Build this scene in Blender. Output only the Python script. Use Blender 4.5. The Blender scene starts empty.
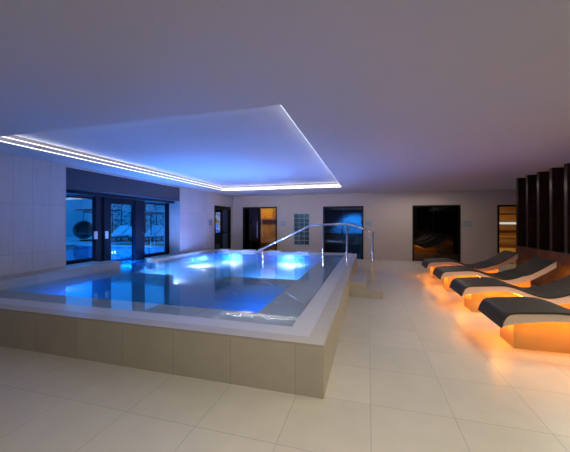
import bpy, bmesh, math, random
from mathutils import Vector, Matrix
random.seed(7)
PI = math.pi
scn = bpy.context.scene
COL = scn.collection

# ------------------------------------------------------------------ camera
H = 1.45
cam_d = bpy.data.cameras.new('camera')
cam = bpy.data.objects.new('camera', cam_d); COL.objects.link(cam)
cam_d.sensor_width = 36; cam_d.lens = 293 / 570 * 36
cam_d.shift_y = -3.5 / 570
cam_d.clip_start = .05; cam_d.clip_end = 200
cam.location = (0, 0, H); cam.rotation_euler = (PI / 2, 0, math.radians(15.8))
scn.camera = cam
scn.view_settings.view_transform = 'Standard'
scn.view_settings.look = 'None'
scn.view_settings.gamma = 1
scn.view_settings.exposure = 0
scn.view_settings.use_curve_mapping = False

# ------------------------------------------------------------------ materials
def new_mat(name):
    m = bpy.data.materials.new(name); m.use_nodes = True
    nt = m.node_tree; nt.nodes.clear()
    out = nt.nodes.new('ShaderNodeOutputMaterial')
    return m, nt, out

def N(nt, typ, **kw):
    n = nt.nodes.new(typ)
    for k, v in kw.items():
        if k.startswith('i_'):
            key = k[2:]
            key = int(key) if key.isdigit() else key.replace('_', ' ')
            n.inputs[key].default_value = v
        else:
            setattr(n, k, v)
    return n

def c4(c): return (c[0], c[1], c[2], 1)

def coords(nt, axes, off):
    """world position swizzled so that axes[0], axes[1] become texture x, y"""
    g = N(nt, 'ShaderNodeNewGeometry'); s = N(nt, 'ShaderNodeSeparateXYZ'); nt.links.new(g.outputs['Position'], s.inputs[0])
    cb = N(nt, 'ShaderNodeCombineXYZ')
    for i in (0, 1):
        a = N(nt, 'ShaderNodeMath', operation='ADD'); a.inputs[1].default_value = off[i]
        nt.links.new(s.outputs['XYZ'.index(axes[i])], a.inputs[0]); nt.links.new(a.outputs[0], cb.inputs[i])
    return cb.outputs[0]

def stone(name, col, rough=.45, var=.06, scale=6, tile=None, axes='XY', off=(0, 0), grout=None, mortar=.002,
          spec=.5, bump=.05, grain=None):
    m, nt, out = new_mat(name)
    b = N(nt, 'ShaderNodeBsdfPrincipled'); nt.links.new(b.outputs[0], out.inputs[0])
    b.inputs['Roughness'].default_value = rough
    b.inputs['Specular IOR Level'].default_value = spec
    g = N(nt, 'ShaderNodeNewGeometry')
    mp = N(nt, 'ShaderNodeMapping'); nt.links.new(g.outputs['Position'], mp.inputs[0])
    if grain: mp.inputs['Scale'].default_value = grain
    nz = N(nt, 'ShaderNodeTexNoise'); nz.inputs['Scale'].default_value = scale; nz.inputs['Detail'].default_value = 6
    nt.links.new(mp.outputs[0], nz.inputs['Vector'])
    rp = N(nt, 'ShaderNodeMapRange'); rp.inputs[3].default_value = 1 - var * 2; rp.inputs[4].default_value = 1 + var * 2
    nt.links.new(nz.outputs[0], rp.inputs[0])
    mx = N(nt, 'ShaderNodeMix', data_type='RGBA', blend_type='MULTIPLY'); mx.inputs[0].default_value = 1
    mx.inputs[6].default_value = c4(col); nt.links.new(rp.outputs[0], mx.inputs[7])
    res = mx.outputs[2]
    if tile:
        br = N(nt, 'ShaderNodeTexBrick', offset=0, squash=1)
        br.inputs['Scale'].default_value = 1; br.inputs['Mortar Size'].default_value = mortar
        br.inputs['Mortar Smooth'].default_value = .2
        br.inputs['Brick Width'].default_value = tile[0]; br.inputs['Row Height'].default_value = tile[1]
        br.inputs['Color1'].default_value = (.95, .95, .95, 1); br.inputs['Color2'].default_value = (1.03, 1.03, 1.03, 1)
        gr = grout or [.6, .6, .6]
        br.inputs['Mortar'].default_value = c4(gr)
        nt.links.new(coords(nt, axes, off), br.inputs['Vector'])
        m2 = N(nt, 'ShaderNodeMix', data_type='RGBA', blend_type='MULTIPLY'); m2.inputs[0].default_value = 1
        nt.links.new(res, m2.inputs[6]); nt.links.new(br.outputs['Color'], m2.inputs[7]); res = m2.outputs[2]
    nt.links.new(res, b.inputs['Base Color'])
    if bump:
        bp = N(nt, 'ShaderNodeBump'); bp.inputs['Strength'].default_value = bump; bp.inputs['Distance'].default_value = .01
        nt.links.new(nz.outputs[0], bp.inputs['Height']); nt.links.new(bp.outputs[0], b.inputs['Normal'])
    return m

def plain(name, col, rough=.4, metal=0, spec=.5, var=.04):
    m = stone(name, col, rough, var, 9, spec=spec, bump=.02)
    for n in m.node_tree.nodes:
        if n.type == 'BSDF_PRINCIPLED': n.inputs['Metallic'].default_value = metal
    return m

def emit(name, col, strength):
    m, nt, out = new_mat(name)
    e = N(nt, 'ShaderNodeEmission'); e.inputs[0].default_value = c4(col); e.inputs[1].default_value = strength
    nt.links.new(e.outputs[0], out.inputs[0]); return m

def schlick(nt, f0, normal=None):
    l = N(nt, 'ShaderNodeLayerWeight'); l.inputs[0].default_value = .5
    if normal: nt.links.new(normal, l.inputs['Normal'])
    p = N(nt, 'ShaderNodeMath', operation='POWER'); p.inputs[1].default_value = 5; nt.links.new(l.outputs['Facing'], p.inputs[0])
    m = N(nt, 'ShaderNodeMath', operation='MULTIPLY_ADD'); m.inputs[1].default_value = 1 - f0; m.inputs[2].default_value = f0
    nt.links.new(p.outputs[0], m.inputs[0]); return m

def glass(name, tint, ior=1.45, rough=.0, refl=(1, 1, 1)):
    m, nt, out = new_mat(name)
    t = N(nt, 'ShaderNodeBsdfTransparent'); t.inputs[0].default_value = c4(tint)
    g = N(nt, 'ShaderNodeBsdfGlossy'); g.inputs['Roughness'].default_value = rough; g.inputs[0].default_value = c4(refl)
    f = schlick(nt, ((ior - 1) / (ior + 1)) ** 2)
    mx = N(nt, 'ShaderNodeMixShader')
    nt.links.new(f.outputs[0], mx.inputs[0]); nt.links.new(t.outputs[0], mx.inputs[1]); nt.links.new(g.outputs[0], mx.inputs[2])
    nt.links.new(mx.outputs[0], out.inputs[0]); return m

def water_mat(name, tint, bump=.1, scale=3.0, haze=0):
    m, nt, out = new_mat(name)
    t = N(nt, 'ShaderNodeBsdfTransparent'); t.inputs[0].default_value = c4(tint)
    g = N(nt, 'ShaderNodeBsdfGlossy'); g.inputs['Roughness'].default_value = .01
    ge = N(nt, 'ShaderNodeNewGeometry')
    mp = N(nt, 'ShaderNodeMapping'); mp.inputs['Scale'].default_value = (1, .7, 1); nt.links.new(ge.outputs['Position'], mp.inputs[0])
    nz = N(nt, 'ShaderNodeTexNoise'); nz.inputs['Scale'].default_value = scale; nz.inputs['Detail'].default_value = 2.5
    nz.inputs['Distortion'].default_value = .6
    nt.links.new(mp.outputs[0], nz.inputs['Vector'])
    bp = N(nt, 'ShaderNodeBump'); bp.inputs['Strength'].default_value = bump; bp.inputs['Distance'].default_value = .02
    nt.links.new(nz.outputs[0], bp.inputs['Height'])
    f = schlick(nt, .02)
    nt.links.new(bp.outputs[0], g.inputs['Normal'])
    mx = N(nt, 'ShaderNodeMixShader')
    nt.links.new(f.outputs[0], mx.inputs[0]); nt.links.new(t.outputs[0], mx.inputs[1]); nt.links.new(g.outputs[0], mx.inputs[2])
    nt.links.new(mx.outputs[0], out.inputs[0])
    if haze:
        v = N(nt, 'ShaderNodeVolumeScatter'); v.inputs['Color'].default_value = (.10, .46, 1, 1); v.inputs['Density'].default_value = haze
        a = N(nt, 'ShaderNodeVolumeAbsorption'); a.inputs['Color'].default_value = (.42, .74, .99, 1); a.inputs['Density'].default_value = 1.5
        ad = N(nt, 'ShaderNodeAddShader'); nt.links.new(v.outputs[0], ad.inputs[0]); nt.links.new(a.outputs[0], ad.inputs[1])
        nt.links.new(ad.outputs[0], out.inputs['Volume'])
    return m

M = {}
M['floor'] = stone('floor_tile', (.47, .42, .35), .38, .05, 5, (.6, .6), 'XY', (.58 + 6, .57 + 6), (.62, .60, .58), .0026, bump=.02)
M['ceiling'] = stone('ceiling_paint', (.55, .51, .50), .85, .01, 3, spec=.1, bump=0)
M['wall_left'] = stone('left_wall_tile', (.50, .45, .44), .5, .06, 7, (.295, .86), 'YZ', (-3.5 + 5.9, .81), (.62, .60, .62), .003,
                       grain=(1, 3, .35))
M['wall'] = stone('wall_covering', (.46, .40, .34), .7, .03, 30, spec=.2, bump=.03)
M['pool_tile'] = stone('pool_wall_tile', (.36, .315, .255), .4, .06, 5, (.6, 2), 'XZ', (6.59, 1), (.6, .58, .55), .0025, bump=.02)
M['pool_side'] = stone('pool_side_tile', (.37, .32, .255), .4, .06, 5, (.6, 2), 'YZ', (.0, 1), (.7, .67, .63), .0025, bump=.02)
M['coping'] = stone('coping_stone', (.44, .385, .32), .35, .05, 5, (.6, .6), 'XY', (.36 + 6, .0 + 6), (.7, .68, .66), .002, bump=.02)
M['gutter'] = stone('gutter_stone', (.52, .50, .49), .3, .03, 12, (.6, .6), 'XY', (.36 + 6, .0 + 6), (.75, .74, .72), .002, bump=.02)
M['basin'] = stone('basin_tile', (.52, .44, .37), .5, .05, 5, (.6, .6), 'XY', (6, 6), (.8, .8, .8), .003, bump=0)
M['basin_brightened'] = stone('brightened_basin_tile', (.70, .70, .69), .5, .03, 5, (.3, .3), 'XY', (6, 6), (.85, .85, .85), .003, bump=0)  # paler than the basin, lamp glow of the back water put into the colour
M['headrest'] = plain('pale_stone', (.55, .52, .48), .4)
M['water'] = water_mat('pool_water', (.80, .92, 1.0), .13, 3.2, .85)
M['water_out'] = water_mat('outdoor_water', (.6, .85, 1), .1, 2.6)
M['steel'] = plain('polished_steel', (.72, .72, .72), .16, 1, var=.01)
M['anthracite'] = plain('anthracite_metal', (.004, .009, .02), .5, 0, .12, var=.02)
M['header'] = plain('grey_metal_panel', (.008, .02, .045), .35, var=.02)
M['black'] = plain('black_metal', (.004, .004, .005), .4, 0, .15)
M['glass'] = glass('clear_glass', (.62, .80, .93), 1.5)
M['glass_dark'] = glass('smoked_glass', (.22, .22, .24), 1.5)
M['glass_black'] = glass('black_glass', (.015, .015, .015), 1.6)
M['glass_cabin'] = glass('dark_cabin_glass', (.03, .03, .03), 1.42)
M['glass_blue'] = glass('blue_tinted_glass', (.35, .55, .8), 1.5)
M['glass_plaque'] = stone('frosted_plaque', (.30, .37, .40), .25, .03, 8, spec=.6, bump=0)
M['led_white'] = emit('led_white', (.95, .94, 1), 3.2)
M['led_cove'] = emit('led_cove', (.95, .93, 1.0), 3.2)
M['led_orange'] = emit('led_orange', (1, .31, .012), 66)
M['led_orange_foot'] = emit('led_orange_foot', (1, .33, .015), 140)
M['led_pool'] = emit('pool_lamp_and_fill', (.45, .7, 1), 3)
M['pad'] = stone('dark_leather', (.036, .029, .026), .42, .1, 60, spec=.3, bump=.06)
M['shell'] = stone('pale_shell', (.60, .46, .37), .45, .02, 8, bump=.0)  # peach of the bounced LED light mixed into the shell colour
M['base'] = stone('led_tinted_base', (.50, .30, .10), .5, .02, 8, bump=.0)  # orange LED glow painted into the base colour
M['fin'] = stone('dark_glazed_tile', (.036, .018, .012), .25, .15, 4, (10, .36), 'YZ', (0, .20), (.4, .4, .4), .004, spec=.35, bump=.03)
M['brown'] = stone('brown_glazed_tile', (.13, .055, .028), .25, .25, 5, (.42, .28), 'YZ', (0, -.005), (.55, .5, .5), .004, bump=.04)
M['recess'] = plain('dark_backing', (.012, .008, .007), .5)
M['wood'] = stone('sauna_wood', (.37, .135, .03), .5, .3, 5, (6, .12), 'XZ', (0, 0), (.45, .4, .35), .004, grain=(.35, 1, 9), bump=.03)
M['wood_dark'] = stone('dark_sauna_wood', (.25, .10, .035), .5, .25, 5, grain=(.35, 1, 9), bump=.03)
M['wood_v'] = stone('cabin_wood', (.40, .21, .07), .5, .2, 5, (.11, 6), 'XZ', (0, 0), (.5, .45, .4), .004, grain=(9, 1, .35), bump=.03)
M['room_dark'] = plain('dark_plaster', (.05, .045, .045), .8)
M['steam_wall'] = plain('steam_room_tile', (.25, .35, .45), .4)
M['block'] = glass('block_glass', (.55, .68, .72), 1.5, .12)
M['block_joint'] = plain('block_joint', (.42, .38, .34), .6)
M['white_plastic'] = plain('white_plastic', (.6, .6, .6), .4)
M['deck'] = stone('terrace_stone', (.34, .34, .34), .6, .06, 4, (.6, .6), 'XY', (20, 0), (.7, .7, .7), .004)
M['out_wall'] = stone('garden_wall', (.50, .50, .50), .8, .05, 2)
M['grass'] = stone('grass', (.06, .12, .02), .8, .3, 30)
M['leaf'] = stone('leaves', (.030, .060, .022), .7, .3, 6, bump=0)
M['bark'] = plain('bark', (.05, .035, .025), .9)
M['cushion'] = plain('outdoor_cushion', (.62, .64, .66), .8)
M['wicker'] = stone('dark_wicker', (.10, .095, .095), .7, .3, 40)
M['canvas'] = plain('dark_canvas', (.05, .055, .06), .8)
M['bottom_out'] = plain('outdoor_pool_tile', (.35, .45, .5), .6)

# ------------------------------------------------------------------ mesh helpers
class MB:
    def __init__(self): self.bm = bmesh.new()
    def box(self, x0, x1, y0, y1, z0, z1):
        v = [self.bm.verts.new((x, y, z)) for x in (x0, x1) for y in (y0, y1) for z in (z0, z1)]
        for f in ((0, 1, 3, 2), (4, 6, 7, 5), (0, 4, 5, 1), (2, 3, 7, 6), (0, 2, 6, 4), (1, 5, 7, 3)):
            self.bm.faces.new([v[i] for i in f])
        return self
    def ring(self, outer, inner, z0, z1):
        """rectangular ring; outer/inner = (x0,x1,y0,y1)"""
        def rect(r, z): return [self.bm.verts.new(p) for p in ((r[0], r[2], z), (r[1], r[2], z), (r[1], r[3], z), (r[0], r[3], z))]
        a, b, c, d = rect(outer, z0), rect(outer, z1), rect(inner, z0), rect(inner, z1)
        for i in range(4):
            j = (i + 1) % 4
            self.bm.faces.new((a[i], a[j], b[j], b[i])); self.bm.faces.new((c[j], c[i], d[i], d[j]))
            self.bm.faces.new((b[i], b[j], d[j], d[i])); self.bm.faces.new((a[j], a[i], c[i], c[j]))
        return self
    def prism(self, pts, y0, y1, ax='Y'):
        def P(p, t): return {'Y': (p[0], t, p[1]), 'X': (t, p[0], p[1]), 'Z': (p[0], p[1], t)}[ax]
        a = [self.bm.verts.new(P(p, y0)) for p in pts]; b = [self.bm.verts.new(P(p, y1)) for p in pts]
        n = len(pts)
        for i in range(n): self.bm.faces.new((a[i], a[(i + 1) % n], b[(i + 1) % n], b[i]))
        self.bm.faces.new(a[::-1]); self.bm.faces.new(b)
        return self
    def band(self, up, lo, y0, y1):
        """solid between two equal-length profiles in XZ, extruded along Y"""
        rows = [[self.bm.verts.new((p[0], y, p[1])) for p in prof] for y in (y0, y1) for prof in (up, lo)]
        u0, l0, u1, l1 = rows; n = len(up)
        for i in range(n - 1):
            self.bm.faces.new((u0[i], u0[i + 1], u1[i + 1], u1[i])); self.bm.faces.new((l0[i + 1], l0[i], l1[i], l1[i + 1]))
            self.bm.faces.new((u0[i + 1], u0[i], l0[i], l0[i + 1])); self.bm.faces.new((u1[i], u1[i + 1], l1[i + 1], l1[i]))
        self.bm.faces.new((u0[0], u1[0], l1[0], l0[0])); self.bm.faces.new((u1[-1], u0[-1], l0[-1], l1[-1]))
        return self
    def tube(self, path, r, n=14):
        path = [Vector(p) for p in path]; rings = []
        for i, p in enumerate(path):
            d = (path[min(i + 1, len(path) - 1)] - path[max(i - 1, 0)]).normalized()
            ref = Vector((0, 1, 0)) if abs(d.y) < .9 else Vector((1, 0, 0))
            a = d.cross(ref).normalized(); b = d.cross(a)
            rr = r[i] if isinstance(r, (list, tuple)) else r
            rings.append([self.bm.verts.new(p + (a * math.cos(2 * PI * k / n) + b * math.sin(2 * PI * k / n)) * rr) for k in range(n)])
        for r0, r1 in zip(rings, rings[1:]):
            for k in range(n): self.bm.faces.new((r0[k], r0[(k + 1) % n], r1[(k + 1) % n], r1[k]))
        self.bm.faces.new(rings[0][::-1]); self.bm.faces.new(rings[-1])
        return self
    def build(self, name, mat, parent=None, bevel=0, smooth=False):
        bmesh.ops.recalc_face_normals(self.bm, faces=self.bm.faces)
        me = bpy.data.meshes.new(name); self.bm.to_mesh(me); self.bm.free()
        o = bpy.data.objects.new(name, me); COL.objects.link(o)
        me.materials.append(mat)
        if parent:
            o.parent = parent
            q = parent; off = Vector((0, 0, 0))
            while q: off += q.location; q = q.parent
            me.transform(Matrix.Translation(-off))
        if smooth:
            for p in me.polygons: p.use_smooth = True
            me.set_sharp_from_angle(angle=math.radians(40))
        if bevel:
            b = o.modifiers.new('bevel', 'BEVEL'); b.width = bevel; b.segments = 2; b.limit_method = 'ANGLE'
        return o

def box(*a): return MB().box(*a)
def empty(name, loc):
    o = bpy.data.objects.new(name, None); COL.objects.link(o); o.location = loc; o.empty_display_size = .1; return o
def tag(o, label=None, cat=None, group=None, kind=None):
    for k, v in (('label', label), ('category', cat), ('group', group), ('kind', kind)):
        if v: o[k] = v
    return o
def struct(o, label=None, cat=None): return tag(o, label, cat, None, 'structure')
def copy_tree(o, parent=None):
    c = o.copy(); COL.objects.link(c)
    if parent: c.parent = parent
    for ch in list(o.children): copy_tree(ch, c)
    return c
def lamp(name, typ, loc, power, col, size=(.2, .2), aim=None, spot=None):
    d = bpy.data.lights.new(name, typ); d.energy = power; d.color = col
    if typ == 'AREA': d.shape = 'RECTANGLE'; d.size, d.size_y = size
    elif typ in ('POINT', 'SPOT'): d.shadow_soft_size = size[0]
    if spot: d.spot_size = math.radians(spot); d.spot_blend = .6
    o = bpy.data.objects.new(name, d); COL.objects.link(o); o.location = loc
    if aim is not None: o.rotation_euler = (Vector(aim)).to_track_quat('-Z', 'Y').to_euler()
    return o
def smooth_curve(pts, k=5):
    out = []
    for i in range(len(pts) - 1):
        p0, p1, p2, p3 = pts[max(i - 1, 0)], pts[i], pts[i + 1], pts[min(i + 2, len(pts) - 1)]
        for j in range(k):
            t = j / k
            out.append(tuple(.5 * (2 * b + (c - a) * t + (2 * a - 5 * b + 4 * c - d) * t * t + (3 * b - a - 3 * c + d) * t ** 3)
                             for a, b, c, d in zip(p0, p1, p2, p3)))
    out.append(tuple(pts[-1])); return out

# ------------------------------------------------------------------ room shell
XL, XR, YB, YF, ZC = -5.75, 3.72, 11.9, -3.0, 2.6
XE = 6.9                                    # passage on the right, behind the tiled wall
PX0, PX1, PY0, PY1, PZ = XL, -.35, 2.4, 9.75, .44   # pool outer box
fl = MB()
fl.box(XL - .6, XE, YF, PY0, -.12, 0).box(PX1, XE, PY0, YB + .3, -.12, 0).box(XL - .6, PX1, PY1, YB + .3, -.12, 0)
struct(fl.build('floor', M['floor']), 'large square beige stone floor tiles', 'floor')

RX0, RX1, RY0, RY1 = -5.03, -.82, 2.74, 9.55      # ceiling recess
LIP, ZU, SET = .08, 2.745, .06
ce = MB()
out_r = (XL - .6, XE, YF, YB + .3)
ce.ring(out_r, (RX0, RX1, RY0, RY1), ZC, ZC + LIP)
ce.ring(out_r, (RX0 - SET, RX1 + SET, RY0 - SET, RY1 + SET), ZC + LIP, ZU)
ce.box(XL - .6, XE, YF, YB + .3, ZU, ZU + .1)
struct(ce.build('ceiling', M['ceiling']), 'smooth pale ceiling with rectangular recess above the pool', 'ceiling')

# cove LED lines (lower one at the lip, upper one at the top of the fascia)
def led_loop(z0, z1, t, label, mat):
    o = MB().ring((RX0, RX1, RY0, RY1), (RX0 + t, RX1 - t, RY0 + t, RY1 - t), z0, z1).build('led_strip', mat)
    tag(o, label, 'light', 'cove light lines')
led_loop(ZC + .004, ZC + .011, .006, 'lower white LED line running around the lip of the ceiling recess', M['led_white'])
led_loop(ZC + LIP - .004, ZC + LIP + .004, .006, 'upper white LED line running around the inside of the ceiling recess', M['led_cove'])

# left wall with the window bay and a door
WY0, WY1 = 4.4, 8.06
DL0, DL1, DLZ = 10.23, 11.62, 2.12
XO = XL - .6
wl = MB()
wl.box(XO, XL, YF, WY0, -.8, ZC).box(XO, XL, WY1, 9.2, -.8, ZC).box(XL - .15, XL, 9.2, DL0, -.8, ZC).box(XL - .15, XL, DL0, DL1, DLZ, ZC).box(XL - .15, XL, DL1, YB + .3, 0, ZC)
wl.box(XO, XL, WY0, WY1, 2.55, ZC)
struct(wl.build('wall_left', M['wall_left']), 'pale tiled wall with a glazed bay beside the pool', 'wall')

# back wall with door openings
ops = [(-5.29, -3.72, 0, 2.12), (-2.98, -2.33, .52, 1.81), (-1.76, -.17, 0, 2.10), (1.61, 3.21, 0, 2.09), (4.36, 6.1, 0, 2.06)]
wb = MB(); x = XL - .6
for (a, b, z0, z1) in ops:
    wb.box(x, a, YB, YB + .15, 0, ZC)
    wb.box(a, b, YB, YB + .15, z1, ZC)
    if z0 > 0: wb.box(a, b, YB, YB + .15, 0, z0)
    x = b
wb.box(x, XE + .1, YB, YB + .15, 0, ZC)
struct(wb.build('wall_back', M['wall']), 'plain warm grey wall at the far end of the room', 'wall')
struct(box(XO, XE + .1, YF - .1, YF, 0, ZC).build('wall_front', M['wall']))
struct(box(XE, XE + .1, YF, YB + .2, 0, ZC).build('wall_passage', M['wall']))

# right wall: brown tile plinth, dark backing and upright tiled fins
WE = 9.0
wr = struct(box(XR, XR + .45, YF, WE, 0, .85).build('wall_right', M['brown']), 'brown glazed tile wall with dark upright fins behind the loungers', 'wall')
box(XR + .28, XR + .45, YF, WE, .85, ZC).build('backing_panel', M['recess'], wr)
yy = WE
for k in range(12):
    box(XR, XR + .28, yy - .10, yy, .85, ZC).build('fin', M['fin'], wr, bevel=.006)
    yy -= .485

# ------------------------------------------------------------------ window bay
GX = -6.2
SILL_L, SILL_R = .58, .50
win = struct(empty('window_1', (GX, 6.2, .4)), 'dark framed glazed bay with a door leading out to the outdoor pool', 'window')
hd = MB().box(XO + .05, XL - .015, WY0, WY1, 2.13, 2.56)
hd.build('header_panel', M['header'], win, bevel=.01)
hd = MB().box(GX - .1, XL - .2, WY0, WY1, 2.06, 2.13)
hd.build('blind_box', M['anthracite'], win, bevel=.006)
fr = MB()
zt = 2.07
fr.box(GX - .04, GX + .04, WY0, 5.40, SILL_L - .03, SILL_L + .05)                    # bottom rail left
fr.box(GX - .04, GX + .04, 6.95, WY1, SILL_R - .06, SILL_R + .03)                  # bottom rail right
fr.box(GX - .05, GX + .06, 5.40, 5.56, .2, zt)
fr.box(GX - .05, GX + .10, 5.60, 5.78, .2, zt)
fr.box(GX - .05, GX + .08, 6.60, 6.95, .0, zt)
fr.box(GX - .05, GX + .05, 7.96, WY1, SILL_R, zt)
fr.box(GX - .05, GX + .05, WY0, 4.50, SILL_L, zt)
fr.box(GX - .05, GX + .05, WY0, WY1, zt - .03, 2.13)
fr.build('window_frame', M['anthracite'], win, bevel=.006)
box(GX - .008, GX + .008, 4.50, 5.40, SILL_L + .05, zt).build('pane', M['glass'], win)
box(GX - .008, GX + .008, 6.95, 7.96, SILL_R + .03, zt).build('pane', M['glass'], win)
df = MB()
df.box(GX - .03, GX + .05, 5.79, 6.60, zt - .15, zt).box(GX - .03, GX + .05, 5.79, 6.60, .44, .50)
df.box(GX - .03, GX + .05, 5.78, 5.84, .44, zt)
dl = df.build('door_leaf', M['anthracite'], win, bevel=.005)
box(GX - .006, GX + .006, 5.84, 6.60, .50, zt - .15).build('pane', M['glass'], dl)
for y, lab in ((5.35, 0), (5.62, 1)):
    tag(box(GX + .06, GX + .075 + .03 * lab, y, y + .09, 1.06, 1.24).build('lock_plate', M['white_plastic'], win, bevel=.004), 'small pale lock plate')
MB().tube([(GX + .10, 6.72, 1.13), (GX + .15, 6.72, 1.13), (GX + .15, 6.83, 1.15)], .012).build('door_handle', M['steel'], win, smooth=True)
struct(MB().box(XO, XL, WY0, 5.35, .2, SILL_L - .03).build('trim_1', M['coping']))
struct(MB().box(XO, XL, 6.95, WY1, .2, SILL_R - .06).build('trim_2', M['coping']))

# ------------------------------------------------------------------ pool
pool = tag(empty('pool', (-3, 6, 0)), 'raised rectangular hydrotherapy pool glowing blue, edged in beige stone', 'pool')
RIM, GUT, SH = .15, .21, .53
o1 = (PX0, PX1, PY0, PY1)
o2 = (PX0, PX1 - RIM, PY0 + RIM, PY1 - RIM)
o3 = (PX0, PX1 - RIM - GUT, PY0 + RIM + GUT, PY1 - RIM)
ZW = .425
ZF = -.30
# outside faces
box(PX0, PX1, PY0, PY0 + .04, 0, PZ - .02).build('front_panel', M['pool_tile'], pool)
box(PX1 - .04, PX1, PY0 + .04, PY1, 0, PZ - .02).build('side_panel', M['pool_side'], pool)
box(PX0, PX1 - .04, PY1 - .04, PY1, 0, PZ - .02).build('side_panel', M['pool_side'], pool)
cp = MB()
cp.box(PX0, PX1, PY0, PY0 + RIM, PZ - .02, PZ).box(PX1 - RIM, PX1, PY0 + RIM, PY1, PZ - .02, PZ)
cp.box(PX0, PX1 - RIM, PY1 - RIM - .15, PY1, PZ - .02, PZ + .015)
cp.build('coping', M['coping'], pool)
gt = MB()
gt.box(PX0, PX1 - RIM, PY0 + RIM, PY0 + RIM + GUT, .3, PZ - .003)
gt.box(PX1 - RIM - GUT, PX1 - RIM, PY0 + RIM + GUT, PY1 - RIM - .15, .3, PZ - .003)
gt.build('overflow_gutter', M['gutter'], pool)
ix1, iy0 = PX1 - RIM - GUT, PY0 + RIM + GUT
IB = PY1 - RIM - .15                                   # inner back face
bs = MB()
bs.box(XL, ix1, iy0, IB, ZF - .1, ZF)                 # bottom
bs.box(ix1 - SH, ix1 + .05, iy0, IB, ZF, .40)          # right shelf
bs.box(XL, ix1 - SH, iy0, iy0 + .43, ZF, .40)          # front shelf
bs.box(XL, ix1, IB, PY1 - .04, ZF, PZ - .02)           # back wall
bs.box(XL, -5.4, iy0, WY0 + .95, ZF, .40)
bs.box(XL, -5.4, 6.6, IB, ZF, .36)
lz = MB().box(-5.4, ix1 - SH, 5.5, IB, ZF, .10)          # back floor raised and paler, standing in for lamp-lit, refracting water
lz.prism([(5.5, ZF), (5.5, .10), (4.5, -.12), (iy0 + .4, -.14), (iy0 + .4, ZF)], -5.4, ix1 - SH, 'X')   # sloping floor
bs.build('basin', M['basin'], pool)
lz.build('raised_floor', M['basin_brightened'], pool)
uw = MB().box(-2.78, ix1 - SH, 4.95, 5.5, ZF, .35)
uw.build('submerged_bench', M['basin'], pool, bevel=.02)
uw = MB().box(-5.4, -4.12, 5.2, 5.55, ZF, .30)
uw.build('submerged_bench', M['basin'], pool, bevel=.02)
lg = MB().prism([(XL, .2), (-5.36, .2), (-5.36, SILL_L), (XL, SILL_L)], PY0, 5.35)
lg.build('ledge', M['pool_side'], pool, bevel=.008)
lg = MB().box(XL, -5.45, 6.6, PY1, .2, SILL_R - .02)
lg.build('ledge', M['pool_side'], pool, bevel=.008)
for x in (-5.12, -4.20, -3.26, -2.28):
    box(x, x + .42, IB - .10, IB + .17, PZ + .012, PZ + .06).build('headrest', M['headrest'], pool, bevel=.012)
wt = MB()
wt.box(XL - .02, ix1 + .01, iy0 - .01, IB + .01, ZF - .02, ZW)
wt.bm.faces.new([wt.bm.verts.new(p) for p in ((XO, 5.36, ZW), (XL - .03, 5.36, ZW), (XL - .03, 6.94, ZW), (XO, 6.94, ZW))])
wt.build('water', M['water'], pool)
def disc(c, d, r, t=.03, n=24):
    c = Vector(c); d = Vector(d).normalized(); return MB().tube([c, c + d * t], r, n)
UL = [((-4.69, IB, .25), (0, -1, 0)), ((-2.4, IB, .25), (0, -1, 0)), ((-5.4, 8.2, .25), (1, 0, 0))]
for c, d in UL:
    u = disc(c, d, .07, .02).build('underwater_light', M['steel'], pool)
    disc(Vector(c) + Vector(d) * .02, d, .055, .012).build('lens', M['led_pool'], u)
disc((-1.15, 3.63, .40), (0, 0, 1), .035, .012).build('water_inlet', M['white_plastic'], pool)
struct(box(XO, XL, 5.35, 6.95, -.2, .1).build('trim_3', M['basin']))

BW = (.0, .26, 1.0)
for x, y, a, p in ((-4.5, IB - .05, (.45, -1, 0), 105), (-2.4, IB - .05, (0, -1, 0), 100), (-5.34, 8.2, (1, -.2, 0), 45)):
    lamp('pool_lamp_and_fill', 'AREA', (x, y, .25), p * 2.6, (.16, .28, 1), (.7, .12), Vector(a) + Vector((0, 0, -.42)))
    lamp('pool_glow_fill', 'SPOT', (x + a[0] * .35, y + a[1] * .35, .37), 260, (1, .66, 1), (.06,), Vector(a) * .25 + Vector((0, 0, -1)), 165)  # floating fill without a fitting, added for the glow on the floor
lamp('pool_lamp_and_fill', 'AREA', (-2.0, 5.54, .27), 260, (.75, .6, 1), (1.3, .12), (-.15, 1, -1.2))  # unseen fill behind the right bench, added to brighten the back water
lamp('pool_lamp_and_fill', 'AREA', (-4.7, 5.60, .22), 260, (.75, .58, 1), (1.0, .12), (.15, 1, -1.2))  # same kind of added fill behind the left bench
lamp('pool_lamp_and_fill', 'AREA', (-5.3, 3.9, .15), 38, BW, (1.2, .2), (1, .1, -.4))  # unseen blue fill added under the left ledge
lamp('pool_lamp_and_fill', 'AREA', (ix1 - SH - .03, 4.0, .15), 42, BW, (1.2, .2), (-1, .1, -.4))  # unseen blue fill added at the shelf face for the front water
lamp('pool_lamp_and_fill', 'SPOT', (-3.6, 6.8, .15), 420, BW, (.3,), (-.1, .0, 1), 95)  # uplight without a fitting, added to turn the ceiling recess blue
lamp('pool_lamp_and_fill', 'SPOT', (-5.95, 6.2, .2), 260, BW, (.15,), (-.1, .3, 1), 130)  # uplight added in the channel to colour the window jamb blue

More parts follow.
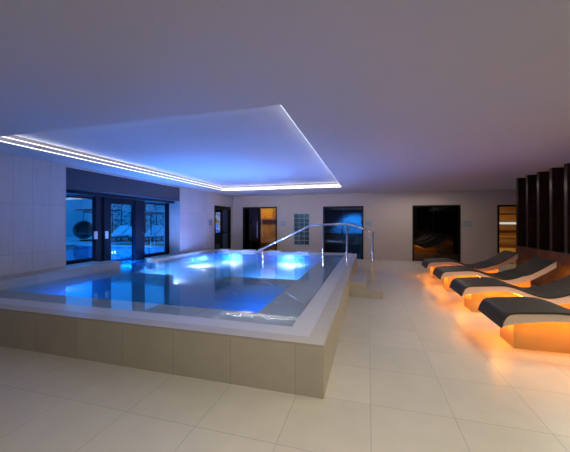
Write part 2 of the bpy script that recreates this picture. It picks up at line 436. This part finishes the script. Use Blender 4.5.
# ------------------------------------------------------------------ steps and handrail
st = tag(empty('pool_steps', (0, 6.35, 0)), 'two beige stone steps up to the pool rim at its right side', 'steps')
box(PX1, -.03, 5.86, 6.90, 0, .285).build('step', M['pool_side'], st, bevel=.004)
box(-.03, .28, 5.86, 6.90, 0, .145).build('step', M['pool_side'], st, bevel=.004)
hr = tag(empty('handrail', (-.45, 6.76, 0)), 'polished steel handrail crossing the pool rim above the steps', 'handrail')
HY = 6.76
def bend(pts, r=.10, k=6):
    out = [Vector(pts[0])]
    for i in range(1, len(pts) - 1):
        a, b, c = map(Vector, pts[i - 1:i + 2])
        p, q = b + (a - b).normalized() * r, b + (c - b).normalized() * r
        for j in range(k + 1):
            t = j / k; out.append(p * (1 - t) ** 2 + b * 2 * t * (1 - t) + q * t * t)
    out.append(Vector(pts[-1])); return out
MB().tube(bend([(-2.60, HY, .75), (-1.283, HY, 1.39), (-.40, HY, 1.415), (.19, HY, 1.215)]), .022).build('rail', M['steel'], hr, smooth=True)
for x, z0, z1 in ((.10, .145, 1.235), (-.455, PZ, 1.40), (-1.0, .40, 1.39), (-2.48, ZF, .80)):
    p = MB().tube([(x, HY, z0), (x, HY, z1)], .021).build('post', M['steel'], hr, smooth=True)
    MB().tube([(x, HY, z0), (x, HY, z0 + .012)], .05, 20).build('base_flange', M['steel'], p)

# ------------------------------------------------------------------ loungers
T = smooth_curve([(1.425, .275), (1.45, .36), (1.495, .425), (1.565, .452), (1.75, .470), (2.0, .487), (2.16, .464), (2.35, .392), (2.50, .346),
                  (2.62, .34), (2.76, .375), (2.88, .425), (3.0, .462), (3.2, .585), (3.41, .735)])
Bm = smooth_curve([(1.455, .285), (1.50, .298), (1.54, .310), (1.60, .325), (1.75, .355), (2.0, .385), (2.16, .362), (2.35, .285), (2.50, .235),
                   (2.62, .222), (2.76, .245), (2.88, .285), (3.0, .325), (3.2, .445), (3.42, .60)])
def offset(P, d):
    out = []
    for i, p in enumerate(P):
        a, b = P[max(i - 1, 0)], P[min(i + 1, len(P) - 1)]
        tx, tz = b[0] - a[0], b[1] - a[1]; L = math.hypot(tx, tz)
        out.append((p[0] + tz / L * d, p[1] - tx / L * d))
    return out
def zat(P, x):
    for a, b in zip(P, P[1:]):
        if a[0] <= x <= b[0]: return a[1] + (b[1] - a[1]) * (x - a[0]) / (b[0] - a[0])
    return P[-1][1]
def make_lounger(y0):
    r = empty('heated_lounger', (2.4, y0 + .34, 0))
    under = offset(T, .022)
    MB().band(T, under, y0 - .004, y0 + .684).build('pad', M['pad'], r, smooth=True)
    MB().band(offset(T, .0225), Bm, y0, y0 + .68).build('shell', M['shell'], r, smooth=True)
    bx0, bx1, by0, by1 = 1.62, 3.08, y0 + .15, y0 + .52
    xs = [bx0 + (bx1 - bx0) * i / 30 for i in range(31)]
    top = [(x, zat(Bm, x) + .004) for x in xs]; lo = [(x, 0) for x in xs]
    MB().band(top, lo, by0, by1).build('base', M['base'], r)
    for ya, yb in ((by0 - .105, by0 - .09), (by1 + .09, by1 + .105)):
        up = [(x, zat(Bm, x) + .002) for x in xs]; dn = [(x, z - .006) for x, z in up]
        tag(MB().band(up, dn, ya, yb).build('led_strip', M['led_orange'], r), 'glowing orange light strip')
    z = zat(Bm, bx0 - .075) - .001
    tag(box(bx0 - .08, bx0 - .065, by0, by1, z - .004, z).build('led_strip', M['led_orange_foot'], r), 'glowing orange light strip')
    return r
labs = ['nearest dark padded lounger with a pale grey side, its head out of frame',
        'second nearest dark padded lounger with amber glowing base, head cut by the right edge',
        'third dark padded wavy lounger, its raised head in front of the brown tiled wall',
        'farthest dark padded wavy lounger, its head in front of the sauna opening']
proto = None
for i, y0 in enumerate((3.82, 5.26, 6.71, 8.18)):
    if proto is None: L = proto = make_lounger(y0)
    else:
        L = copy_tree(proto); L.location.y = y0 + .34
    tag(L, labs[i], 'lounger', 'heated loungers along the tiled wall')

# ------------------------------------------------------------------ doors in the far walls
def frame(d, x0, x1, z1, y, w=.06, t=.10):
    MB().box(x0, x0 + w, y - .02, y + t, 0, z1).box(x1 - w, x1, y - .02, y + t, 0, z1).box(x0 + w, x1 - w, y - .02, y + t, z1 - w, z1) \
        .build('door_frame', M['black'], d, bevel=.004)
Y1 = YB
# door 1: left wall, near the corner
d1 = struct(empty('door_1', (XL, 10.9, 0)), 'narrow dark glass double door in the left wall near the far corner', 'door')
MB().box(XL - .1, XL + .02, DL0, DL0 + .07, 0, DLZ).box(XL - .1, XL + .02, DL1 - .07, DL1, 0, DLZ).box(XL - .1, XL + .02, DL0 + .07, DL1 - .07, DLZ - .13, DLZ) \
    .build('door_frame', M['black'], d1, bevel=.004)
box(XL - .05, XL - .035, DL0 + .07, 10.80, .02, DLZ - .13).build('pane', M['glass'], d1)
lf = MB().box(XL - .06, XL - .01, 10.80, 10.92, .02, DLZ - .13).box(XL - .06, XL - .01, 11.47, 11.55, .02, DLZ - .13).box(XL - .06, XL - .01, 10.92, 11.47, 1.0, 1.06) \
    .build('door_leaf', M['black'], d1)
box(XL - .045, XL - .035, 10.92, 11.47, .02, DLZ - .13).build('pane', M['glass_blue'], lf)
MB().tube([(XL + .04, 10.86, .95), (XL + .04, 10.86, 1.15)], .014).build('door_handle', M['black'], d1)
# lit shop-like room behind door 1
XD = XL - .15
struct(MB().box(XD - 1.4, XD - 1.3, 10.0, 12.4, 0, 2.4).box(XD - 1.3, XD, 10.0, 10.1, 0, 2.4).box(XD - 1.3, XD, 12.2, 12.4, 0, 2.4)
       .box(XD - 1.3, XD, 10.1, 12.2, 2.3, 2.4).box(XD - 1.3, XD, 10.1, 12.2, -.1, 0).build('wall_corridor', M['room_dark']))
ds = tag(empty('picture_panel', (-6.72, 12.18, .9)), 'small lit picture panel seen through the left wall door', 'picture')
m, nt, out = new_mat('backlit_picture')
e = N(nt, 'ShaderNodeEmission'); nz = N(nt, 'ShaderNodeTexNoise'); nz.inputs['Scale'].default_value = 4.5
ge = N(nt, 'ShaderNodeNewGeometry'); nt.links.new(ge.outputs['Position'], nz.inputs['Vector'])
cr = N(nt, 'ShaderNodeValToRGB'); nt.links.new(nz.outputs[0], cr.inputs[0])
els = cr.color_ramp.elements
els[0].position = .3; els[0].color = (.01, .05, .3, 1); els[1].position = .72; els[1].color = (.8, .85, 1, 1)
for p, c in ((.45, (.1, .25, .7, 1)), (.52, (.7, .25, .03, 1)), (.6, (.05, .03, .02, 1))):
    q = els.new(p); q.color = c
nt.links.new(cr.outputs[0], e.inputs[0]); e.inputs[1].default_value = 1.6; nt.links.new(e.outputs[0], out.inputs[0])
box(-7.0, -6.46, 12.16, 12.18, .98, 1.92).build('picture', m, ds)
MB().box(-7.04, -7.0, 12.15, 12.19, .94, 1.96).box(-6.46, -6.42, 12.15, 12.19, .94, 1.96).box(-7.0, -6.46, 12.15, 12.19, .94, .98) \
    .box(-7.0, -6.46, 12.15, 12.19, 1.92, 1.96).build('picture_frame', M['black'], ds)
lamp('corridor_lamp', 'POINT', (-6.7, 11.6, .5), 1.5, (.9, 1, .55), (.05,))

# door 2: amber cabin
def room(name, x0, x1, depth, h, mat, fmat=None):
    y0, y1 = YB + .15, YB + .15 + depth
    w = MB().box(x0 - .1, x1 + .1, y1, y1 + .1, 0, h).box(x0 - .1, x0, y0, y1, 0, h).box(x1, x1 + .1, y0, y1, 0, h).box(x0 - .1, x1 + .1, y0, y1 + .1, h, h + .1)
    w.box(x0 - .1, x1 + .1, y0, y1 + .1, -.1, 0)
    return struct(w.build(name, mat))
d2 = struct(empty('door_2', (-4.5, Y1, 0)), 'black framed door beside the corner, half smoked glass, half showing an amber lit cabin', 'door')
frame(d2, -5.29, -3.72, 2.12, Y1)
MB().box(-4.56, -4.48, Y1, Y1 + .06, 0, 2.06).build('mullion', M['black'], d2)
box(-5.23, -4.56, Y1 + .03, Y1 + .04, 0, 2.06).build('pane', M['glass_cabin'], d2)
box(-4.48, -3.78, Y1 + .03, Y1 + .04, 0, 2.06).build('pane', M['glass'], d2)
MB().tube([(-4.60, Y1 - .05, .8), (-4.60, Y1 - .05, 1.5)], .014).build('door_handle', M['steel'], d2)
room('wall_cabin', -5.5, -3.4, 2.0, 2.3, M['wood_v'])
yb = YB + 2.15
cb = tag(empty('cabin_bench', (-4.4, yb - .3, 0)), 'wooden bench along the back of the amber lit cabin', 'bench')
box(-5.45, -3.45, yb - .55, yb - .02, .42, .47).build('seat', M['wood'], cb)
box(-5.45, -3.45, yb - .50, yb - .46, 0, .42).build('front_panel', M['wood_dark'], cb)
ck = tag(empty('wall_cupboard', (-4.4, yb - .2, 1.55)), 'wooden wall cupboards high in the amber lit cabin', 'cupboard')
box(-5.45, -3.45, yb - .35, yb - .02, 1.58, 2.12).build('body', M['wood_dark'], ck)
for x in (-5.43, -4.93, -4.43, -3.93):
    box(x, x + .46, yb - .38, yb - .35, 1.61, 2.09).build('cupboard_door', M['wood'], ck, bevel=.006)
lamp('cabin_lamp', 'POINT', (-5.0, YB + .9, 2.2), 110, (1, .48, .03), (.08,))

# glass block window
w2 = struct(empty('window_2', (-2.65, Y1, .52)), 'small panel of square glass blocks in the far wall', 'window')
gw, gh = .65 / 3, 1.29 / 7
jm = MB()
for i in range(4): jm.box(-2.98 + i * gw - .008, -2.98 + i * gw + .008, Y1 + .01, Y1 + .12, .52, 1.81)
for j in range(8): jm.box(-2.98, -2.33, Y1 + .012, Y1 + .118, .52 + j * gh - .008, .52 + j * gh + .008)
jm.build('joints', M['block_joint'], w2)
for i in range(3):
    for j in range(7):
        box(-2.98 + i * gw + .008, -2.98 + (i + 1) * gw - .008, Y1 + .005, Y1 + .10, .52 + j * gh + .008, .52 + (j + 1) * gh - .008).build('glass_block', M['block'], w2, bevel=.012)
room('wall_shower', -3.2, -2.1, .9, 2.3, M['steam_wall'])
lamp('shower_lamp', 'POINT', (-2.65, YB + .6, 2.15), 10, (.6, .8, 1), (.08,))

# door 3: steam room
d3 = struct(empty('door_3', (-.97, Y1, 0)), 'black framed double glass door of the blue lit steam room behind the handrail', 'door')
frame(d3, -1.76, -.17, 2.10, Y1)
box(-1.70, -.985, Y1 + .02, Y1 + .03, .01, 2.04).build('pane', M['glass_dark'], d3)
box(-.975, -.23, Y1 + .02, Y1 + .03, .01, 2.04).build('pane', M['glass_dark'], d3)
box(-.985, -.975, Y1 + .016, Y1 + .034, .01, 2.04).build('seal', M['anthracite'], d3)
MB().box(-1.02, -.99, Y1 - .07, Y1 - .04, .88, 1.22).box(-1.015, -.995, Y1 - .04, Y1 + .02, .92, .94).box(-1.015, -.995, Y1 - .04, Y1 + .02, 1.16, 1.18).build('door_handle', M['black'], d3)
for z in (.3, 1.4, 1.8): box(-.25, -.20, Y1 - .03, Y1 + .03, z, z + .10).build('hinge', M['black'], d3)
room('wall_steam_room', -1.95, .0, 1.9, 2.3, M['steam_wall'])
lamp('steam_lamp', 'SPOT', (-.65, YB + 1.0, 2.2), 2600, (.02, .35, 1), (.1,), (.0, .75, -1), 75)
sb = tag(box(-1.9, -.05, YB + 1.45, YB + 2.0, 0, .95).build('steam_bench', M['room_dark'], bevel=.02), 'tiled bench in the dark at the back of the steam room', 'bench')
gl = tag(empty('green_dot', (-.50, YB + 1.42, .5)), 'tiny green glowing dot low in the steam room', 'light')  # glowing dot put in to give the green spot at the door
MB().tube([(-.50, YB + 1.445, .50), (-.50, YB + 1.43, .50)], .035).build('housing', M['black'], gl)
MB().tube([(-.50, YB + 1.43, .50), (-.50, YB + 1.425, .50)], .028).build('lens', emit('green_glow', (.0, 1, .25), 3.0), gl)

# door 4: black glass
d4 = struct(empty('door_4', (2.4, Y1, 0)), 'black framed double door of black glass reflecting an amber lounger', 'door')
frame(d4, 1.61, 3.21, 2.09, Y1, .05)
box(1.66, 2.325, Y1 + .02, Y1 + .03, .01, 2.04).build('pane', M['glass_black'], d4)
box(2.335, 3.16, Y1 + .02, Y1 + .03, .01, 2.04).build('pane', M['glass_black'], d4)
box(2.325, 2.335, Y1 + .016, Y1 + .034, .01, 2.04).build('seal', M['anthracite'], d4)
box(2.98, 3.00, Y1 - .03, Y1 + .02, 1.36, 1.44).build('door_handle', M['steel'], d4)
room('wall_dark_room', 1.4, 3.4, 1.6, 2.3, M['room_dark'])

# opening 5: sauna
d5 = struct(empty('door_5', (5.2, Y1, 0)), 'black framed glass sauna front half hidden by the finned wall', 'door')
frame(d5, 4.36, 6.1, 2.06, Y1, .06)
box(4.42, 6.04, Y1 + .03, Y1 + .04, 0, 2.0).build('pane', M['glass'], d5)
room('wall_sauna', 4.1, 6.4, 2.2, 2.3, M['wood'])
yb = YB + 2.35
bn = tag(empty('sauna_bench', (5.2, yb - .6, 0)), 'two tier wooden sauna bench with glowing light under its backrest', 'bench')
box(4.12, 6.38, yb - .60, yb - .02, .86, .92).build('upper_seat', M['wood'], bn)
box(4.12, 6.38, yb - .55, yb - .50, .45, .86).build('riser', M['wood_dark'], bn)
box(4.12, 6.38, yb - 1.2, yb - .62, .40, .46).build('lower_seat', M['wood'], bn)
box(4.12, 6.38, yb - 1.12, yb - 1.07, 0, .40).build('riser', M['wood'], bn)
bk = box(4.12, 6.38, yb - .12, yb - .07, 1.12, 1.36).build('backrest', M['wood_dark'], bn)
box(4.12, 6.38, yb - .10, yb - .08, 1.375, 1.46).build('light_strip', emit('sauna_led', (1, .70, .48), 1.5), bk)
bk = box(4.12, 6.38, yb - .22, yb - .06, 1.84, 1.90).build('shelf_board', M['wood_dark'], bn)
lamp('sauna_lamp', 'AREA', (5.1, YB + .9, 2.25), 46, (1, .52, .2), (1.2, .5), (0, .1, -1))
lamp('sauna_lamp', 'AREA', (4.9, YB + .35, .25), 16, (1, .6, .12), (1.0, .1), (0, 1, 0))

# plaques
def plaque(loc, rot, lab):
    x, y, z = loc
    r = tag(empty('sign_plaque', loc), lab, 'sign', 'frosted plaques beside the doors')
    if rot: box(x, x + .012, y - .12, y + .12, z - .105, z + .105).build('panel', M['glass_plaque'], r, bevel=.003)
    else: box(x - .125, x + .125, y - .012, y, z - .11, z + .11).build('panel', M['glass_plaque'], r, bevel=.003)
    for s in (-1, 1):
        for q in (-1, 1):
            p = (x + .012, y + s * .10, z + q * .085) if rot else (x + s * .105, y - .012, z + q * .09)
            d = (1, 0, 0) if rot else (0, -1, 0)
            disc(p, d, .008, .006, 10).build('standoff', M['steel'], r)
plaque((XL, 9.93, 1.45), True, 'pale square plaque on the left wall before the narrow dark door')
plaque((-3.45, YB, 1.41), False, 'pale square plaque between the amber cabin door and the glass blocks')
plaque((.02, YB, 1.42), False, 'pale square plaque right of the blue lit steam room door')
plaque((3.42, YB, 1.41), False, 'pale square plaque right of the black glass door')

# security camera
sc = tag(empty('security_camera', (-5.55, 11.6, ZC)), 'small pale security camera on the ceiling in the far left corner', 'camera')
MB().tube([(-5.55, 11.6, ZC), (-5.55, 11.6, ZC - .03)], .05, 20).build('mount', M['white_plastic'], sc)
MB().tube([(-5.55, 11.6, ZC - .03), (-5.55, 11.6, ZC - .08)], .02).build('neck', M['white_plastic'], sc)
b_ = MB().box(-5.62, -5.48, 11.48, 11.68, ZC - .17, ZC - .08).build('housing', M['white_plastic'], sc, bevel=.015)
MB().tube([(-5.55, 11.48, ZC - .125), (-5.55, 11.47, ZC - .125)], .032, 18).build('lens', M['black'], b_)

# ------------------------------------------------------------------ outdoors (seen through the bay)
def at(u, f, z=0):
    s, c = math.sin(math.radians(15.8)), math.cos(math.radians(15.8)); x = (u - 285) / 293
    return Vector((f * (-s + c * x), f * (c + s * x), z))
ZD = .43
PO = (-13.0, XO, 2.0, 10.4)
tr = MB()
tr.box(-22, XO, 10.4, 18, .2, ZD).box(-22, PO[0], -4, 10.4, .2, ZD).box(PO[0], XO, -4, 2.0, .2, ZD)
struct(tr.build('floor_terrace', M['deck']))
op = tag(empty('outdoor_pool', (-9.5, 6, 0)), 'outdoor pool lit blue beyond the glazed bay', 'pool')
ob = MB().box(PO[0], PO[1], PO[2], PO[3], -.4, -.3).box(PO[0] - .05, PO[0], PO[2], PO[3], -.6, .42).box(PO[0], XO, PO[3] - .001, PO[3] + .05, -.6, .42).box(PO[0], XO, PO[2] - .05, PO[2], -.6, .42)
ob.build('basin', M['bottom_out'], op)
ww = MB(); ww.bm.faces.new([ww.bm.verts.new(p) for p in ((PO[0], PO[2], .40), (XO, PO[2], .40), (XO, PO[3], .40), (PO[0], PO[3], .40))])
ww.build('water', M['water_out'], op)
lamp('outdoor_pool_lamp', 'AREA', (-12.6, 8.5, .0), 500, BW, (.6, .2), (1, -.2, .1))
lamp('outdoor_pool_lamp', 'AREA', (XO - .15, 5.4, .15), 220, BW, (.5, .2), (-1, .4, -.2))
lamp('outdoor_pool_lamp', 'AREA', (-9.0, 10.2, .0), 300, BW, (.6, .2), (0, -1, .1))
struct(MB().box(-22, XO, 18, 18.3, 0, 4.0).box(-22.3, -22, -4, 18.3, 0, 4.2).box(-22, XO, -4.3, -4, 0, 2.9).build('wall_garden', M['out_wall']))
struct(box(XO - .02, XO, -4, 18, 2.0, 2.1).build('trim_4', M['anthracite']))

def leaf_tree(base, h, r, lab, n=150, z0=.25):
    t = tag(empty('garden_tree', base), lab, 'tree', 'garden trees beyond the outdoor pool')
    MB().tube([base, base + Vector((.03, 0, h * .5)), base + Vector((0, 0, h * .92))], [.04, .03, .012], 8).build('trunk', M['bark'], t)
    m = MB()
    for _ in range(n):
        q = random.random(); z = h * (z0 + (1 - z0) * q); rr = r * (1 - q) ** .6 * math.sqrt(random.random()) + .04; a = random.random() * 2 * PI
        c = base + Vector((rr * math.cos(a), rr * math.sin(a), z))
        d = Vector((math.cos(a), math.sin(a), random.uniform(-.5, .7))).normalized(); s_ = d.cross(Vector((0, 0, 1))).normalized()
        L, w = random.uniform(.14, .3), random.uniform(.04, .08)
        m.bm.faces.new([m.bm.verts.new(p) for p in (c, c + d * L * .5 + s_ * w, c + d * L, c + d * L * .5 - s_ * w)])
    m.build('foliage', M['leaf'], t)
    return t
tl = ['behind the left part of the door pane', 'in the centre of the door pane', 'at the right of the door pane', 'at the left of the right pane', 'in the centre of the right pane', 'at the right edge of the right pane']
for u, f, h, r, l in ((112, 18.6, 2.3, .34, 0), (121, 18.9, 2.8, .36, 1), (131, 18.4, 2.5, .38, 2), (145, 18.3, 2.9, .36, 3), (156, 18.6, 2.6, .34, 4), (166, 18.2, 3.1, .36, 5)):
    leaf_tree(at(u, f, ZD), h, r, 'dark leafy garden tree ' + tl[l])

def sunbed(u, f, lab):
    b = at(u, f, ZD); x, y, z = b
    r = tag(empty('outdoor_sunbed', b), lab, 'sunbed', 'sunbeds across the outdoor pool')
    box(x - .33, x + .33, y - 1.0, y + .9, z + .20, z + .28).build('frame', M['wicker'], r)
    for sx in (-1, 1):
        for sy in (-.9, .8): box(x + sx * .28 - .03, x + sx * .28 + .03, y + sy - .03, y + sy + .03, z, z + .20).build('leg', M['wicker'], r)
    box(x - .31, x + .31, y - 1.0, y + .15, z + .28, z + .37).build('seat_cushion', M['cushion'], r, bevel=.02)
    MB().prism([(y + .15, z + .28), (y + .15, z + .38), (y + .80, z + .85), (y + .86, z + .78)], x - .31, x + .31, 'X').build('back_cushion', M['cushion'], r)
for u, l in ((113.5, 'left one in the door pane'), (125.5, 'right one in the door pane'), (147.5, 'left one in the right hand pane'), (160, 'right one in the right hand pane')):
    sunbed(u, 16.3, 'pale cushioned sunbed across the outdoor pool, ' + l)

# hanging egg chair on a curved stand
e0 = at(83.5, 16.5, ZD)
eg = tag(empty('egg_chair', e0), 'round dark wicker egg chair hanging from a curved pole', 'chair')
m = MB(); bmesh.ops.create_uvsphere(m.bm, u_segments=20, v_segments=14, radius=.5)
bmesh.ops.delete(m.bm, geom=[f for f in m.bm.faces if f.calc_center_median().normalized().dot(Vector((.74, -.62, .1))) > .5], context='FACES')
for v in m.bm.verts: v.co = Vector((v.co.x, v.co.y, v.co.z * 1.05)) + e0 + Vector((0, 0, .62))
sh = m.build('basket', M['wicker'], eg, smooth=True); sm = sh.modifiers.new('thick', 'SOLIDIFY'); sm.thickness = .04
m = MB(); bmesh.ops.create_uvsphere(m.bm, u_segments=16, v_segments=10, radius=.36)
for v in m.bm.verts: v.co = Vector((v.co.x, v.co.y, v.co.z * .35)) + e0 + Vector((0, 0, .36))
m.build('seat_cushion', M['canvas'], eg, smooth=True)
px = Vector((.85, .1, 0))
MB().tube([e0 + px, e0 + px + Vector((0, 0, 1.1)), e0 + px + Vector((-.05, 0, 1.35)), e0 + px * .75 + Vector((0, 0, 1.55)), e0 + px * .35 + Vector((0, 0, 1.62)), e0 + Vector((0, 0, 1.6))], .035, 10).build('stand_pole', M['black'], eg, smooth=True)
MB().tube([e0 + Vector((0, 0, 1.6)), e0 + Vector((0, 0, 1.13))], .012, 8).build('chain', M['black'], eg)
MB().tube([e0 + px * .6, e0 + px * .6 + Vector((0, 0, .06))], .55, 24).build('stand_base', M['black'], eg)

def parasol(u, f, w, zt, lab):
    b = at(u, f, ZD); r = tag(empty('parasol', b), lab, 'parasol', 'parasols on the terrace')
    MB().tube([b, b + Vector((0, 0, zt - ZD + .12))], .03, 10).build('pole', M['black'], r)
    MB().tube([b, b + Vector((0, 0, .06))], .3, 20).build('base', M['black'], r)
    m = MB(); top = m.bm.verts.new(b + Vector((0, 0, zt - ZD + .10))); rim = []
    for k in range(4):
        a = PI / 4 + k * PI / 2; rim.append((m.bm.verts.new(b + Vector((w * .7 * math.cos(a), w * .7 * math.sin(a), zt - ZD))), m.bm.verts.new(b + Vector((w * .7 * math.cos(a), w * .7 * math.sin(a), zt - ZD - .05)))))
    for k in range(4):
        p, q = rim[k], rim[(k + 1) % 4]; m.bm.faces.new((p[0], q[0], top)); m.bm.faces.new((p[1], q[1], q[0], p[0]))
    m.bm.faces.new([p[1] for p in rim])
    m.build('canopy', M['canvas'], r)
parasol(99, 17.4, 1.7, 2.2, 'flat dark parasol seen behind the doubled window posts')
parasol(151, 16.0, 1.6, 1.96, 'flat dark parasol on a pole seen in the right hand pane')

rl = tag(empty('outdoor_handrail', at(152.5, 12.4, ZD)), 'short steel rail at the far edge of the outdoor pool', 'handrail')
for u in (150.5, 154.5):
    p = at(u, 12.6, ZD); q = at(u, 11.9, ZD)
    MB().tube(bend([p, p + Vector((0, 0, .66)), q + Vector((0, 0, .66)), q], .08), .02, 10).build('rail', M['steel'], rl, smooth=True)
gs = struct(box(-11.5, XO - .3, 10.9, 11.7, ZD, ZD + .02).build('floor_lawn', M['grass']))
gl = tag(empty('garden_spotlight', at(149, 13.2, ZD)), 'small warm garden light beside the lawn strip', 'light')
p = at(149, 13.2, ZD)
MB().tube([p, p + Vector((0, 0, .35))], .03, 10).build('post', M['black'], gl)
MB().tube([p + Vector((0, 0, .35)), p + Vector((0, 0, .40))], .05, 12).build('lamp_head', M['black'], gl)
lamp('garden_lamp', 'POINT', p + Vector((.1, -.5, .5)), 14, (1, .8, .35), (.05,))

# ------------------------------------------------------------------ light
w = bpy.data.worlds.new('dusk_sky'); scn.world = w; w.use_nodes = True
bg = w.node_tree.nodes['Background']; bg.inputs[0].default_value = (.02, .30, .85, 1); bg.inputs[1].default_value = 2.7
lamp('ceiling_fill', 'AREA', (-1.5, -1.2, 2.58), 14, (1, .96, .80), (3.0, 1.2), (0, 0, -1))  # unseen fill added overhead behind the camera
lamp('ceiling_fill', 'AREA', (.2, .9, 2.58), 62, (1, .96, .78), (1.2, .6), (0, 0, -1))  # unseen overhead fill added for the foreground floor
lamp('ceiling_fill', 'AREA', (2.5, .6, 2.58), 28, (1, .99, .80), (1.0, 1.0), (-.5, .35, -1))  # unseen fill added on the right for the near floor
for y in (3.5, 4.9): lamp('ceiling_fill', 'SPOT', (3.0, y, 2.5), 185, (1, .99, .80), (.35,), (-.4, 0, -1), 130)  # added fills beside the right wall, out of view, for the aisle floor
CW = (1, .94, .78)
lamp('cove_light_and_fill', 'AREA', ((RX0 + RX1) / 2, RY1 - .03, 2.595), 20, CW, (RX1 - RX0, .04), (0, 1, -.4))  # warm fill added at the recess edge to brighten the far wall
zc = ZC + LIP + .012
LW = (.75, .86, 1)
lamp('cove_light_and_fill', 'AREA', (RX0 - .02, (RY0 + RY1) / 2, zc), 5, LW, (RY1 - RY0, .02), (1, 0, .35))
lamp('cove_light_and_fill', 'AREA', (RX1 + .02, (RY0 + RY1) / 2, zc), 5, LW, (RY1 - RY0, .02), (-1, 0, .35))
lamp('cove_light_and_fill', 'AREA', ((RX0 + RX1) / 2, RY1 + .02, zc), 3.2, LW, (RX1 - RX0, .02), (0, -1, .35))
lamp('cove_light_and_fill', 'AREA', ((RX0 + RX1) / 2, RY0 - .02, zc), 3.2, LW, (RX1 - RX0, .02), (0, 1, .35))
lamp('ceiling_fill', 'AREA', (1.6, 10.6, 2.58), 24, (1, .86, .74), (2.0, .8), (0, 0, -1))  # fill added overhead near the far wall, without a fitting
